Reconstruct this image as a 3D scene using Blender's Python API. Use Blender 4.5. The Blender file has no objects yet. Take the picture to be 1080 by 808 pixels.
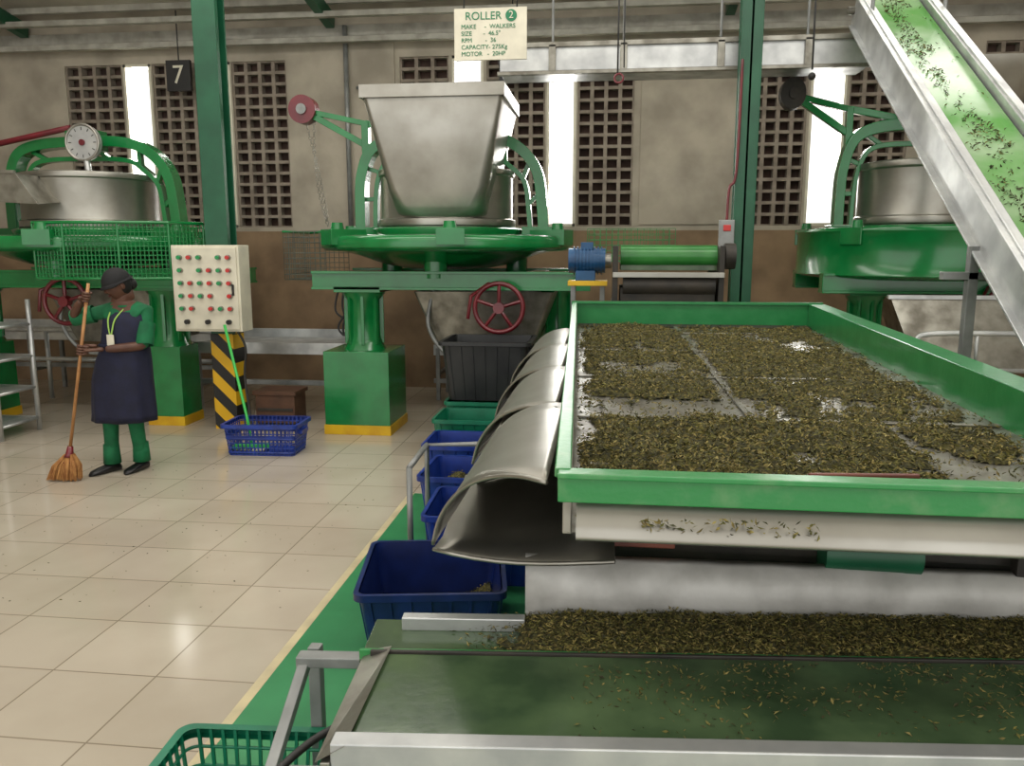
import bpy, math, random
import numpy as np
from mathutils import Vector, Matrix, noise
random.seed(7); rng=np.random.default_rng(5)
V=Vector
sc=bpy.context.scene
sc.view_settings.view_transform='Standard'

# ---------------------------------------------------------------- materials
def lin(c):
    r=[]
    for x in c:
        x/=255.0
        r.append(x/12.92 if x<=0.04045 else ((x+0.055)/1.055)**2.4)
    return (r[0],r[1],r[2],1)
def mat(name,c1,c2=None,rough=.5,metal=0,scale=6,bump=0,bscale=None,coat=0,lo=.35,hi=.65,stretch=None,rvar=0,detail=5):
    m=bpy.data.materials.new(name); m.use_nodes=True
    n=m.node_tree.nodes; l=m.node_tree.links; p=n['Principled BSDF']
    p.inputs['Base Color'].default_value=lin(c1); p.inputs['Roughness'].default_value=rough
    p.inputs['Metallic'].default_value=metal; p.inputs['Coat Weight'].default_value=coat
    p.inputs['Coat Roughness'].default_value=.12
    tc=n.new('ShaderNodeTexCoord'); src=tc.outputs['Object']
    if stretch:
        mp=n.new('ShaderNodeMapping'); mp.inputs['Scale'].default_value=stretch
        l.new(src,mp.inputs['Vector']); src=mp.outputs['Vector']
    if c2:
        nz=n.new('ShaderNodeTexNoise'); nz.inputs['Scale'].default_value=scale; nz.inputs['Detail'].default_value=detail
        l.new(src,nz.inputs['Vector'])
        cr=n.new('ShaderNodeValToRGB'); cr.color_ramp.elements[0].position=lo; cr.color_ramp.elements[1].position=hi
        cr.color_ramp.elements[0].color=lin(c1); cr.color_ramp.elements[1].color=lin(c2)
        l.new(nz.outputs['Fac'],cr.inputs['Fac']); l.new(cr.outputs['Color'],p.inputs['Base Color'])
        if rvar:
            mr=n.new('ShaderNodeMapRange'); mr.inputs['To Min'].default_value=max(0,rough-rvar); mr.inputs['To Max'].default_value=rough+rvar
            mr.inputs['From Min'].default_value=.3; mr.inputs['From Max'].default_value=.7
            l.new(nz.outputs['Fac'],mr.inputs['Value']); l.new(mr.outputs['Result'],p.inputs['Roughness'])
    if bump:
        nb=n.new('ShaderNodeTexNoise'); nb.inputs['Scale'].default_value=bscale or scale*4; nb.inputs['Detail'].default_value=3
        l.new(src,nb.inputs['Vector'])
        b=n.new('ShaderNodeBump'); b.inputs['Strength'].default_value=bump; b.inputs['Distance'].default_value=.01
        l.new(nb.outputs['Fac'],b.inputs['Height']); l.new(b.outputs['Normal'],p.inputs['Normal'])
    return m
GREEN=mat('green_gloss_paint',(8,108,50),(16,122,60),.25,0,5,.05,coat=.5)
GREENM=mat('green_sifter_paint',(22,116,58),(42,128,70),.3,0,9,.08,coat=.3)
GREEND=mat('green_column_paint',(20,78,52),(28,92,62),.4,0,4)
GREENL=mat('green_worn_paint',(40,128,64),(92,140,90),.35,0,14,.1,lo=.5,hi=.8)
STEEL=mat('stainless_steel',(172,170,162),(150,147,138),.36,.9,3,0,rvar=.05)
STEELD=mat('worn_steel',(156,154,144),(114,110,100),.4,.8,7,.05,rvar=.08)
DECK=mat('wet_deck_steel',(158,157,148),(104,100,88),.36,.75,9,.04,rvar=.08)
ALU=mat('aluminium_sheet',(205,207,205),(176,178,178),.4,.65,6,.03,rvar=.08)
WHITE=mat('white_painted_sheet',(200,199,194),(150,148,142),.45,.15,7,.25,lo=.4,hi=.8)
CREAM=mat('cream_paint',(222,217,196),(204,199,180),.45)
YELL=mat('yellow_paint',(216,176,24),(196,150,20),.45)
BLACK=mat('black_rubber',(20,20,20),(34,32,30),.5)
DARK=mat('dark_mottled',(34,32,28),(54,48,40),.6,0,8,.2)  # near-black mottled tone for rollers, plates and sheets below the deck
GREYP=mat('grey_tube_paint',(150,152,150),(120,122,120),.4,.3)
WIRE=mat('wire_guard_paint',(96,104,92),(80,86,78),.5,.3)
RED=mat('maroon_paint',(112,24,34),(90,18,28),.35,coat=.3)
RUST=mat('red_brown_strip',(120,62,44),(90,44,34),.5)
REDB=mat('red_button',(190,40,34),None,.3)
GRNB=mat('green_button',(20,140,76),None,.3)
BLUEC=mat('blue_plastic',(24,56,146),(18,42,116),.35,0,9)
BLUED=mat('dark_blue_plastic',(20,38,98),(14,28,76),.3,0,9)
BLUEM=mat('blue_motor_paint',(22,80,124),(18,60,100),.4)
BLKP=mat('black_plastic',(22,24,26),(36,38,38),.4)
GRNP=mat('green_plastic',(14,116,84),(8,98,70),.35,0,8)
GRNLP=mat('green_handle_plastic',(60,180,80),None,.4)
BELT=mat('green_belt',(84,104,72),(52,72,48),.18,0,5,.05,bscale=30,rvar=.08)
BELTR=mat('green_roller_belt',(36,104,42),(52,124,54),.3,0,6)
BELTL=mat('bright_green_belt',(90,146,74),(136,164,124),.2,0,2.5,.03,rvar=.08)
CONC=mat('plastered_wall',(178,169,152),(148,140,125),.8,0,2.2,.2,bscale=14)
DADO=mat('brown_dado',(146,121,92),(116,94,70),.7,0,2.5,.15)
BRICK=mat('lattice_block',(150,139,125),(122,111,99),.85,0,9,.2)
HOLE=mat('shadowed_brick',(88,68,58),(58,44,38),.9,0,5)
ROOF=mat('roof_sheet',(214,207,192),(184,177,162),.8,0,1.5,.1)
BEAMC=mat('purlin_paint',(176,173,162),(146,143,132),.7)
LEAF1=mat('tea_leaf_a',(118,112,52),(80,80,34),.75,0,60,lo=.4,hi=.6)
LEAF2=mat('tea_leaf_b',(146,133,74),(104,91,48),.75,0,60,lo=.4,hi=.6)
LEAF3=mat('tea_leaf_c',(66,66,30),(46,46,22),.75,0,60)
LEAFB=mat('tea_leaf_bulk',(84,79,38),(48,47,24),.9,0,70,.6,bscale=120,lo=.4,hi=.6)
PGREEN=mat('green_floor_paint',(58,138,88),(44,120,74),.35,0,3)
LINE=mat('floor_edge_line',(204,190,150),(178,166,134),.5,0,6)
WOOD=mat('broom_wood',(176,128,78),(150,104,60),.5,0,12)
STRAW=mat('straw',(186,136,78),(150,98,52),.8,0,30)
SKIN=mat('skin_brown',(92,60,44),(78,48,36),.5,0,10)
NAVY=mat('navy_cloth',(22,26,54),(16,19,42),.8,0,12,.2)
GCLOTH=mat('green_cloth',(8,106,62),(6,88,52),.8,0,12,.2)
HAIRM=mat('black_hair',(12,11,11),None,.7)
CAPM=mat('black_cap',(13,13,16),(9,9,11),.75)
EYEW=mat('eye_white',(220,215,205),None,.4)
LIP=mat('lip',(90,44,40),None,.5)
SHOE=mat('black_shoe',(18,18,20),None,.35)
TAPE=mat('lanyard',(150,190,90),None,.6)
CABLE=mat('cable',(60,60,60),None,.5)
BROWNB=mat('brown_box',(96,66,48),(76,52,38),.6)

def hazard():
    m=bpy.data.materials.new('hazard_stripes'); m.use_nodes=True
    n=m.node_tree.nodes; l=m.node_tree.links; p=n['Principled BSDF']
    tc=n.new('ShaderNodeTexCoord'); w=n.new('ShaderNodeTexWave'); w.wave_type='BANDS'; w.bands_direction='DIAGONAL'
    mp=n.new('ShaderNodeMapping'); mp.inputs['Scale'].default_value=(1,0,1)
    w.inputs['Scale'].default_value=2.3
    cr=n.new('ShaderNodeValToRGB'); cr.color_ramp.interpolation='CONSTANT'
    cr.color_ramp.elements[0].color=lin((22,22,22)); cr.color_ramp.elements[1].color=lin((216,170,24)); cr.color_ramp.elements[1].position=.5
    l.new(tc.outputs['Object'],mp.inputs['Vector']); l.new(mp.outputs['Vector'],w.inputs['Vector'])
    l.new(w.outputs['Fac'],cr.inputs['Fac']); l.new(cr.outputs['Color'],p.inputs['Base Color']); p.inputs['Roughness'].default_value=.45
    return m
HAZ=hazard()
def tiles():
    m=bpy.data.materials.new('ceramic_floor_tiles'); m.use_nodes=True
    n=m.node_tree.nodes; l=m.node_tree.links; p=n['Principled BSDF']
    tc=n.new('ShaderNodeTexCoord'); br=n.new('ShaderNodeTexBrick'); br.offset=0; br.squash=1
    br.inputs['Scale'].default_value=1; br.inputs['Brick Width'].default_value=.45; br.inputs['Row Height'].default_value=.45
    br.inputs['Mortar Size'].default_value=.004; br.inputs['Mortar Smooth'].default_value=.2; br.inputs['Bias'].default_value=0
    br.inputs['Color1'].default_value=lin((190,180,163)); br.inputs['Color2'].default_value=lin((180,170,153)); br.inputs['Mortar'].default_value=lin((138,128,111))
    l.new(tc.outputs['Object'],br.inputs['Vector'])
    nz=n.new('ShaderNodeTexNoise'); nz.inputs['Scale'].default_value=1.3; nz.inputs['Detail'].default_value=6
    l.new(tc.outputs['Object'],nz.inputs['Vector'])
    mx=n.new('ShaderNodeMix'); mx.data_type='RGBA'; mx.blend_type='MULTIPLY'; mx.inputs['Factor'].default_value=.35
    cr=n.new('ShaderNodeValToRGB'); cr.color_ramp.elements[0].position=.3; cr.color_ramp.elements[0].color=(.6,.56,.5,1); cr.color_ramp.elements[1].position=.6
    l.new(nz.outputs['Fac'],cr.inputs['Fac']); l.new(br.outputs['Color'],mx.inputs[6]); l.new(cr.outputs['Color'],mx.inputs[7])
    l.new(mx.outputs[2],p.inputs['Base Color'])
    mr=n.new('ShaderNodeMapRange'); mr.inputs['To Min'].default_value=.05; mr.inputs['To Max'].default_value=.2
    l.new(nz.outputs['Fac'],mr.inputs['Value']); l.new(mr.outputs['Result'],p.inputs['Roughness'])
    return m
TILE=tiles()

# ---------------------------------------------------------------- mesh builder
def frame(t,hint=None):
    t=t.normalized(); h=V(hint) if hint else (V((0,0,1)) if abs(t.z)<.95 else V((1,0,0)))
    a=h.cross(t)
    if a.length<1e-6: a=V((1,0,0)).cross(t)
    a.normalize(); b=t.cross(a).normalized(); return a,b
class B:
    def __init__(s,name,o=(0,0,0),sc=1.0,rz=0):
        s.name=name; s.v=[]; s.f=[]; s.m=[]; s.sm=[]; s.mats=[]
        s.o=V(o); s.sc=sc; s.R=Matrix.Rotation(rz,3,'Z')
    def mi(s,m):
        if m not in s.mats: s.mats.append(m)
        return s.mats.index(m)
    def add(s,vs,fs,m,smooth=False):
        b=len(s.v); k=s.mi(m)
        for p in vs:
            p=V(p); q=s.R@V((p.x*s.sc,p.y*s.sc,p.z)); s.v.append(q+s.o)
        for f in fs: s.f.append([i+b for i in f]); s.m.append(k); s.sm.append(smooth)
    def box(s,c,d,m,rz=0,rx=0,ry=0):
        R=Matrix.Rotation(rz,3,'Z')@Matrix.Rotation(ry,3,'Y')@Matrix.Rotation(rx,3,'X'); c=V(c)
        vs=[c+R@V((x*d[0]/2,y*d[1]/2,z*d[2]/2)) for x in(-1,1) for y in(-1,1) for z in(-1,1)]
        s.add(vs,[(0,1,3,2),(4,6,7,5),(0,4,5,1),(2,3,7,6),(0,2,6,4),(1,5,7,3)],m)
    def bx(s,x0,x1,y0,y1,z0,z1,m): s.box(((x0+x1)/2,(y0+y1)/2,(z0+z1)/2),(abs(x1-x0),abs(y1-y0),abs(z1-z0)),m)
    def tube(s,pts,r,m,n=8,closed=False,cap=True,smooth=True,hint=None):
        pts=[V(p) for p in pts]; N=len(pts); rr=r if isinstance(r,(list,tuple)) else [r]*N
        vs=[];fs=[]; pa=None
        for i,p in enumerate(pts):
            if closed: t=pts[(i+1)%N]-pts[i-1]
            else: t=pts[min(i+1,N-1)]-pts[max(i-1,0)]
            if pa is None: a,b=frame(t,hint)
            else:
                t=t.normalized(); a=pa-t*pa.dot(t)
                if a.length<1e-6: a,_=frame(t)
                a.normalize(); b=t.cross(a)
            pa=a
            for k in range(n):
                w=2*math.pi*k/n; vs.append(p+(a*math.cos(w)+b*math.sin(w))*rr[i])
        for i in range(N if closed else N-1):
            j=(i+1)%N
            for k in range(n): fs.append((i*n+k,i*n+(k+1)%n,j*n+(k+1)%n,j*n+k))
        if cap and not closed: fs.append(tuple(range(n))[::-1]); fs.append(tuple((N-1)*n+k for k in range(n)))
        s.add(vs,fs,m,smooth)
    def cyl(s,p0,p1,r,m,r1=None,n=20): 
        vs=[];p0=V(p0);p1=V(p1);a,b=frame(p1-p0);r1=r if r1 is None else r1
        for p,q in((p0,r),(p1,r1)):
            for k in range(n): w=2*math.pi*k/n; vs.append(p+(a*math.cos(w)+b*math.sin(w))*q)
        s.add(vs,[(k,(k+1)%n,n+(k+1)%n,n+k) for k in range(n)],m,True)
        s.add(vs[:n],[tuple(range(n))[::-1]],m); s.add(vs[n:],[tuple(range(n))],m)
    def sweep(s,pts,w,h,m,nrm=(0,1,0),smooth=False):
        pts=[V(p) for p in pts]; nv=V(nrm).normalized(); vs=[];fs=[];N=len(pts)
        for i,p in enumerate(pts):
            t=(pts[min(i+1,N-1)]-pts[max(i-1,0)]).normalized(); o=t.cross(nv).normalized()
            for a,b in((-1,-1),(1,-1),(1,1),(-1,1)): vs.append(p+nv*a*w/2+o*b*h/2)
        for i in range(N-1):
            for k in range(4): fs.append((i*4+k,i*4+(k+1)%4,i*4+4+(k+1)%4,i*4+4+k))
        fs.append((3,2,1,0)); fs.append(tuple((N-1)*4+k for k in range(4)))
        s.add(vs,fs,m,smooth)
    def bar(s,p0,p1,w,h,m,nrm=None):
        if nrm is None:
            t=(V(p1)-V(p0)); nrm=V((0,0,1)).cross(t)
            if nrm.length<1e-4: nrm=V((1,0,0))
        s.sweep([p0,p1],w,h,m,nrm)
    def lathe(s,c,prof,m,n=48,smooth=True):
        c=V(c);vs=[];fs=[]
        for r,z in prof:
            for k in range(n): w=2*math.pi*k/n; vs.append(c+V((r*math.cos(w),r*math.sin(w),z)))
        for i in range(len(prof)-1):
            for k in range(n): fs.append((i*n+k,i*n+(k+1)%n,i*n+n+(k+1)%n,i*n+n+k))
        s.add(vs,fs,m,smooth)
    def loft(s,rings,m,closed=True,smooth=True,cap0=False,cap1=False):
        n=len(rings[0]);vs=[p for r in rings for p in r];fs=[]
        for i in range(len(rings)-1):
            for k in range(n if closed else n-1): fs.append((i*n+k,i*n+(k+1)%n,i*n+n+(k+1)%n,i*n+n+k))
        if cap0: fs.append(tuple(range(n))[::-1])
        if cap1: fs.append(tuple((len(rings)-1)*n+k for k in range(n)))
        s.add(vs,fs,m,smooth)
    def ball(s,c,r,m,R=None,n=16,k=10):
        c=V(c);vs=[];fs=[]
        if not isinstance(r,(tuple,list)): r=(r,r,r)
        for i in range(k+1):
            a=math.pi*i/k
            for j in range(n):
                b=2*math.pi*j/n; p=V((r[0]*math.sin(a)*math.cos(b),r[1]*math.sin(a)*math.sin(b),r[2]*math.cos(a)))
                vs.append(c+(R@p if R else p))
        for i in range(k):
            for j in range(n): fs.append((i*n+j,i*n+n+j,i*n+n+(j+1)%n,i*n+(j+1)%n))
        s.add(vs,fs,m,True)
    def torus(s,c,R,r,m,axis=(0,1,0),n=32,k=8):
        a,b=frame(V(axis)); c=V(c)
        s.tube([c+(a*math.cos(2*math.pi*i/n)+b*math.sin(2*math.pi*i/n))*R for i in range(n)],r,m,n=k,closed=True)
    def grid(s,p0,ux,uy,nx,ny,r,m):
        p0=V(p0);ux=V(ux);uy=V(uy)
        for i in range(nx+1): a=p0+ux*i/nx; s.tube([a,a+uy],r,m,n=4,smooth=False)
        for j in range(ny+1): a=p0+uy*j/ny; s.tube([a,a+ux],r,m,n=4,smooth=False)
    def done(s,bevel=0,parent=None):
        zs=min(p.z for p in s.v); xs=[p.x for p in s.v]; ys=[p.y for p in s.v]
        c=V(((min(xs)+max(xs))/2,(min(ys)+max(ys))/2,zs))
        me=bpy.data.meshes.new(s.name); me.from_pydata([p-c for p in s.v],[],s.f)
        for m in s.mats: me.materials.append(m)
        me.polygons.foreach_set('material_index',s.m); me.polygons.foreach_set('use_smooth',s.sm); me.update()
        ob=bpy.data.objects.new(s.name,me); ob.location=c; sc.collection.objects.link(ob)
        if bevel:
            b=ob.modifiers.new('bevel','BEVEL'); b.width=bevel; b.segments=2; b.limit_method='ANGLE'; b.angle_limit=.7
        if parent: ob.parent=parent
        return ob
def sring(cx,cy,z,rx,ry,p=2,n=48):
    r=[]
    for k in range(n):
        a=2*math.pi*k/n; c,s_=math.cos(a),math.sin(a)
        r.append(V((cx+rx*math.copysign(abs(c)**(2/p),c),cy+ry*math.copysign(abs(s_)**(2/p),s_),z)))
    return r
def rrect(cx,cy,z,hx,hy,r,n=6):
    out=[]
    for (sx,sy,a0) in((1,1,0),(-1,1,90),(-1,-1,180),(1,-1,270)):
        for k in range(n+1):
            a=math.radians(a0+90*k/n); out.append(V((cx+sx*(hx-r)+r*math.cos(a),cy+sy*(hy-r)+r*math.sin(a),z)))
    return out
def smooth_path(pts,n=8):
    pts=[V(p) for p in pts]; out=[]
    P=[pts[0]]+pts+[pts[-1]]
    for i in range(1,len(P)-2):
        for k in range(n):
            t=k/n; a,b,c,d=P[i-1],P[i],P[i+1],P[i+2]
            out.append(.5*((2*b)+(c-a)*t+(2*a-5*b+4*c-d)*t*t+(3*b-a-3*c+d)*t**3))
    out.append(pts[-1]); return out
def text(body,loc,size,m,parent=None,name='lettering',rx=math.pi/2,rz=0,align='CENTER'):
    cu=bpy.data.curves.new(name,'FONT'); cu.body=body; cu.size=size; cu.align_x=align; cu.align_y='CENTER'; cu.extrude=.001
    cu.materials.append(m); ob=bpy.data.objects.new(name,cu); ob.location=loc; ob.rotation_euler=(rx,0,rz); sc.collection.objects.link(ob)
    if parent:
        ob.parent=parent; ob.matrix_parent_inverse=Matrix.Translation(-V(parent.location))
    return ob

# ---------------------------------------------------------------- room
b=B('floor'); b.bx(-9,7,-2,10,-.1,0,TILE); f=b.done()
me=f.data
for v in me.vertices: v.co+=f.location-V((-1.345,.15,0))
f.location=(-1.345,.15,0)
b=B('floor_green_zone'); b.bx(-1.33,3.0,.6,5.4,.0005,.004,PGREEN); b.bx(-1.372,-1.33,.6,5.4,.0005,.005,LINE); b.done()

Y0=9.8
b=B('wall_back')
lat=[(-6.75,-6.0),(-5.60,-4.74),(-4.58,-3.89),(-2.49,-1.9),(-1.45,-.76),(-.38,.27),(1.58,2.2),(2.65,3.3),(4.05,4.8)]
slots=[(-5.98,-5.62),(-4.72,-4.60),(-1.86,-1.49),(-.74,-.40),(2.23,2.62)]
b.bx(-9,7,Y0,Y0+.2,0,1.98,CONC); b.bx(-9,7,Y0,Y0+.2,3.95,4.7,CONC)
ops=sorted(lat+slots); x=-9
for a,c in ops:
    if a-x>.005: b.bx(x,a,Y0,Y0+.2,1.98,3.95,CONC)
    x=c
b.bx(x,7,Y0,Y0+.2,1.98,3.95,CONC)
b.bx(-9,7,Y0-.012,Y0,0,1.93,DADO); b.bx(-9,7,Y0-.03,Y0,4.2,4.32,BEAMC)
b.bx(-3.5,-2.55,Y0-.02,Y0,1.93,4.2,CONC); b.bx(.35,1.5,Y0-.02,Y0,2.0,4.0,CONC)
b.done()
for i,(a,c) in enumerate(lat):
    b=B('window_%d'%(i+1)); nx=max(3,round((c-a)/.17)); ny=15; w=(c-a)/nx; h=1.97/ny
    for k in range(nx+1):
        b.bx(a+k*w-.022,a+k*w+.022,Y0+.02,Y0+.13,1.98,3.95,BRICK)
    for k in range(ny+1):
        b.bx(a,c,Y0+.025,Y0+.125,1.98+k*h-.018,1.98+k*h+.018,BRICK)
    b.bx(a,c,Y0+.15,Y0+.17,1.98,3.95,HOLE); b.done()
for i,(a,c) in enumerate(slots):
    b=B('window_%d'%(i+10))
    for xx in (a+.015,c-.015): b.bx(xx-.015,xx+.015,Y0+.0,Y0+.16,1.98,3.95,CREAM)
    b.bx(a,c,Y0+.0,Y0+.16,1.98,2.01,CREAM); b.bx(a,c,Y0,Y0+.16,3.92,3.95,CREAM)
    b.done()
b=B('wall_left'); b.bx(-9.2,-9,-2,10,0,5.7,CONC); b.done()
b=B('wall_right'); b.bx(7,7.2,-2,10,0,5.7,CONC); b.done()
b=B('ceiling')
b.add([(-9.2,10,4.55),(7.2,10,4.55),(7.2,3.6,5.65),(-9.2,3.6,5.65),(-9.2,-2,5.65),(7.2,-2,5.65)],[(0,1,2,3),(3,2,5,4)],ROOF)
for k in range(7):
    y=9.5-k*.85; z=4.62+(9.8-y)*.172-.12; b.bx(-9,7,y-.03,y+.03,z-.07,z,BEAMC)
for xx in (-7.2,-3.3,1.3,5.2):
    b.bar((xx,9.75,4.36),(xx,3.6,5.4),.1,.16,GREEND)
b.done()
b=B('trim_1')
for z,y in((4.12,9.62),(4.34,9.4)): b.bx(-9,7,y-.04,y+.04,z-.03,z+.03,BEAMC)
b.tube([(-3.12,9.72,4.3),(-3.12,9.72,1.9)],.03,GREYP); b.tube([(-3.0,9.72,3.6),(-2.6,9.72,3.6)],.02,GREYP)
b.done()

def column(name,x,y,w,d,haz):
    b=B(name)
    z0=0
    if haz: z0=.92
    b.bx(x-w/2,x+w/2,y-d/2,y-d/2+.018,z0,5.2,GREEND); b.bx(x-w/2,x+w/2,y+d/2-.018,y+d/2,z0,5.2,GREEND)
    b.bx(x-.012,x+.012,y-d/2,y+d/2,z0,5.2,GREEND)
    for xx in (-w/2,w/2): b.bx(x+xx-.01,x+xx+.01,y-d/2,y-d/2+.06,z0,5.2,GREEND)
    if haz: b.bx(x-w/2-.012,x+w/2+.012,y-d/2-.01,y+d/2+.01,0,.92,HAZ)
    return b.done(.004)
column('steel_column',-3.62,7.35,.20,.22,True)
column('steel_column',1.1,7.0,.15,.2,False)

# control panel
b=B('control_panel')
b.bx(-3.93,-3.29,6.98,7.2,.97,1.75,CREAM); b.bx(-3.91,-3.31,6.965,6.98,.99,1.73,CREAM)
for i in range(6):
    for j in range(5):
        x=-3.84+i*.092; z=1.64-j*.115
        if (i+j*2)%7==3: continue
        b.cyl((x,6.965,z),(x,6.945,z),.024,STEEL,n=12); b.cyl((x,6.95,z),(x,6.925,z),.018,REDB if i%2 else GRNB,n=12)
for i in range(3): b.cyl((-3.8+i*.2,6.965,1.06),(-3.8+i*.2,6.93,1.06),.022,BLACK,n=12)
b.bx(-3.36,-3.34,6.95,6.965,1.3,1.4,BLACK)
b.tube(smooth_path([(-3.4,7.1,.97),(-3.35,7.15,.8),(-3.42,7.25,.5),(-3.4,7.3,.02)]),.012,CABLE)
b.done(.006)

# ---------------------------------------------------------------- tea rollers
def roller(name,X,Yc,s,ped,hopper,skirt=False,mirror=1,dial=False):
    b=B(name,(X,Yc,0),s)
    b.lathe((0,0,0),[(0,2.46),(.60,2.46),(.66,2.45),(.66,2.40),(.64,2.39),(.64,2.0),(.665,1.99),(.665,1.93),(.64,1.92),(.64,1.84)],STEEL)
    b.lathe((0,0,0),[(0,1.84),(1.14,1.84),(1.2,1.83),(1.22,1.80),(1.22,1.73),(1.18,1.70),(1.0,1.69),(.85,1.65),(.62,1.57),(.4,1.53),(0,1.53)],GREEN)
    if skirt: b.lathe((0,0,0),[(1.16,1.89),(1.26,1.89),(1.27,1.86),(1.25,1.84),(1.25,1.52),(1.27,1.50),(1.2,1.48),(1.0,1.46),(.5,1.45),(0,1.45)],GREEN)
    b.lathe((0,0,0),[(.72,1.84),(.74,1.9),(.70,1.92),(.66,1.92)],GREEN)
    for k in range(6):
        a=math.radians(-90+60*k+12); c,q=math.cos(a),math.sin(a)
        b.box((1.1*c,1.1*q,1.82),(.34,.24,.14),GREEN,rz=a); b.cyl((1.16*c,1.16*q,1.85),(1.16*c,1.16*q,1.95),.07,GREEN,.05)
    for y in(-.62,.62):
        b.bx(-1.15,1.42,y-.07,y+.07,1.36,1.50,GREEN)
        b.bx(-1.15,1.42,y-.1,y+.1,1.49,1.515,GREEN); b.bx(-1.15,1.42,y-.1,y+.1,1.345,1.37,GREEN)
    for x in(-.7,.9): b.bx(x-.08,x+.08,-.62,.62,1.38,1.5,GREEN)
    for a in (30,150,270):
        c,q=math.cos(math.radians(a)),math.sin(math.radians(a))
        b.cyl((.75*c,.6*q,1.45),(.75*c,.6*q,1.72),.11,GREEN)
    ar=smooth_path([(-.86,0,1.84),(-.86,0,2.15),(-.84,0,2.42),(-.74,0,2.66),(-.5,0,2.76),(0,0,2.79),(.46,0,2.77),(.72,0,2.66),(.88,0,2.45),(.93,0,2.15),(.95,0,1.84)],6)
    b.sweep(ar,.16,.10,GREEN)
    ir=smooth_path([(-.72,0,1.84),(-.71,0,2.2),(-.66,0,2.45),(-.5,0,2.60),(0,0,2.62),(.44,0,2.6),(.62,0,2.5),(.76,0,2.35),(.80,0,2.1),(.82,0,1.84)],6)
    b.sweep(ir,.09,.045,GREEN)
    for t in (.12,.24,.36,.5,.64,.76,.88):
        p=ar[int(t*(len(ar)-1))]; q=ir[int(t*(len(ir)-1))]; b.bar(p,q,.06,.04,GREEN,(0,1,0))
    for x in (-.8,.9): b.box((x,0,1.88),(.3,.34,.09),GREEN)
    if not dial: b.cyl((0,0,2.45),(0,0,3.0),.045,STEEL)
    b.box((0,0,2.8),(.3,.24,.2),GREEN)
    m=mirror
    if not dial:
        b.bar((-.74*m,0,2.68),(-1.36*m,0,3.02),.07,.06,GREEN,(0,1,0)); b.bar((-.8*m,0,2.92),(-1.4*m,0,3.05),.07,.05,GREEN,(0,1,0))
        b.bar((-.8*m,0,2.5),(-.8*m,0,2.94),.09,.07,GREEN,(0,1,0)); b.bar((-.8*m,0,2.92),(-.3*m,0,2.84),.07,.06,GREEN,(0,1,0))
        b.cyl((-1.42*m,-.07,3.06),(-1.42*m,.07,3.06),.135,RED if not skirt else DARK,n=28); b.cyl((-1.42*m,-.09,3.06),(-1.42*m,.09,3.06),.05,GREYP if not skirt else DARK)
    for (x,y,w) in ped:
        b.bx(x-w/2-.01,x+w/2+.01,y-w/2-.01,y+w/2+.01,0,.09,YELL)
        b.bx(x-w/2,x+w/2,y-w/2,y+w/2,.09,.78,GREEN)
        b.lathe((x,y,0),[(.2,.78),(.17,.84),(.15,.9),(.15,1.24),(.2,1.3),(.22,1.37)],GREEN,24)
        for k in range(8):
            a=k*math.pi/4+.2; b.box((x+.16*math.cos(a),y+.16*math.sin(a),1.06),(.05,.03,.46),GREEN,rz=a)
        b.bx(x-.22,x+.22,y-.22,y+.22,1.32,1.37,GREEN)
    b.loft([rrect(.42,0,1.32,.66,.5,.03),rrect(.42,0,.80,.46,.38,.03)],STEELD,smooth=False); b.bx(.0,.84,-.36,.36,.79,.81,STEELD)
    b.tube(smooth_path([(-.05,-.45,1.36),(-.1,-.5,1.0),(.1,-.5,.72),(.45,-.5,.7)]),.02,GREYP)
    wc=V((.62,-.86,1.2)) if not dial else V((.14,-.75,1.22))
    b.torus(wc,.215,.022,RED); b.cyl(wc+V((0,-.04,0)),wc+V((0,.04,0)),.05,RED)
    for k in range(5):
        a=k*2*math.pi/5+.3; b.tube([wc,wc+V((math.cos(a)*.21,0,math.sin(a)*.21))],.018,RED,n=6)
    b.cyl(wc,wc+V((0,.5,0)),.022,GREYP)
    b.tube([wc+V((-.28,0,-.1)),wc+V((-.25,0,.1)),wc+V((-.1,.2,.22))],.018,RED,n=6)
    if not dial and not skirt:
        g=V((-1.55,-.35,1.42))
        for yy in (0,.7): b.grid(g+V((0,yy,0)),(.42,0,0),(0,0,.46),8,9,.005,WIRE)
        b.grid(g,(0,.7,0),(0,0,.46),12,9,.005,WIRE); b.grid(g,(.42,0,0),(0,.7,0),8,12,.005,WIRE)
        b.tube([g+V(q) for q in((0,0,.46),(.42,0,.46),(.42,.7,.46),(0,.7,.46))],.012,GREEN,closed=True)
        g=V((1.38,-.35,1.6))
        for yy in (0,.7): b.grid(g+V((0,yy,0)),(.8,0,0),(0,0,.3),14,6,.004,GREENL)
        b.grid(g,(.8,0,0),(0,.7,0),14,12,.004,GREENL)
    if hopper:
        def row(z,off): 
            t=(z-2.02)/(3.12-2.02); return .41+.225*t-off, .36+.22*t-off, .045+.0*t
        rg=[(2.0,.02,.30),(2.03,.0,.22),(2.10,0,.14),(2.25,0,.09),(2.6,0,.07),(3.02,0,.05)]
        out=[];inn=[]
        for z,o,r in rg:
            hx,hy,cx=row(z,o); out.append(rrect(cx,-.32,z,hx,hy,r)); inn.append(rrect(cx,-.32,z,hx-.012,hy-.012,max(.03,r-.012)))
        b.loft(out+inn[::-1],STEEL)
        hx,hy,cx=row(3.03,0); hx+=.015;hy+=.015
        for (x0,x1,y0,y1) in((-hx,hx,-hy-.012,-hy),(-hx,hx,hy,hy+.012),(-hx,-hx+.012,-hy,hy),(hx-.012,hx,-hy,hy)):
            b.bx(cx+x0,cx+x1,y0-.32,y1-.32,3.0,3.11,STEEL)
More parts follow.
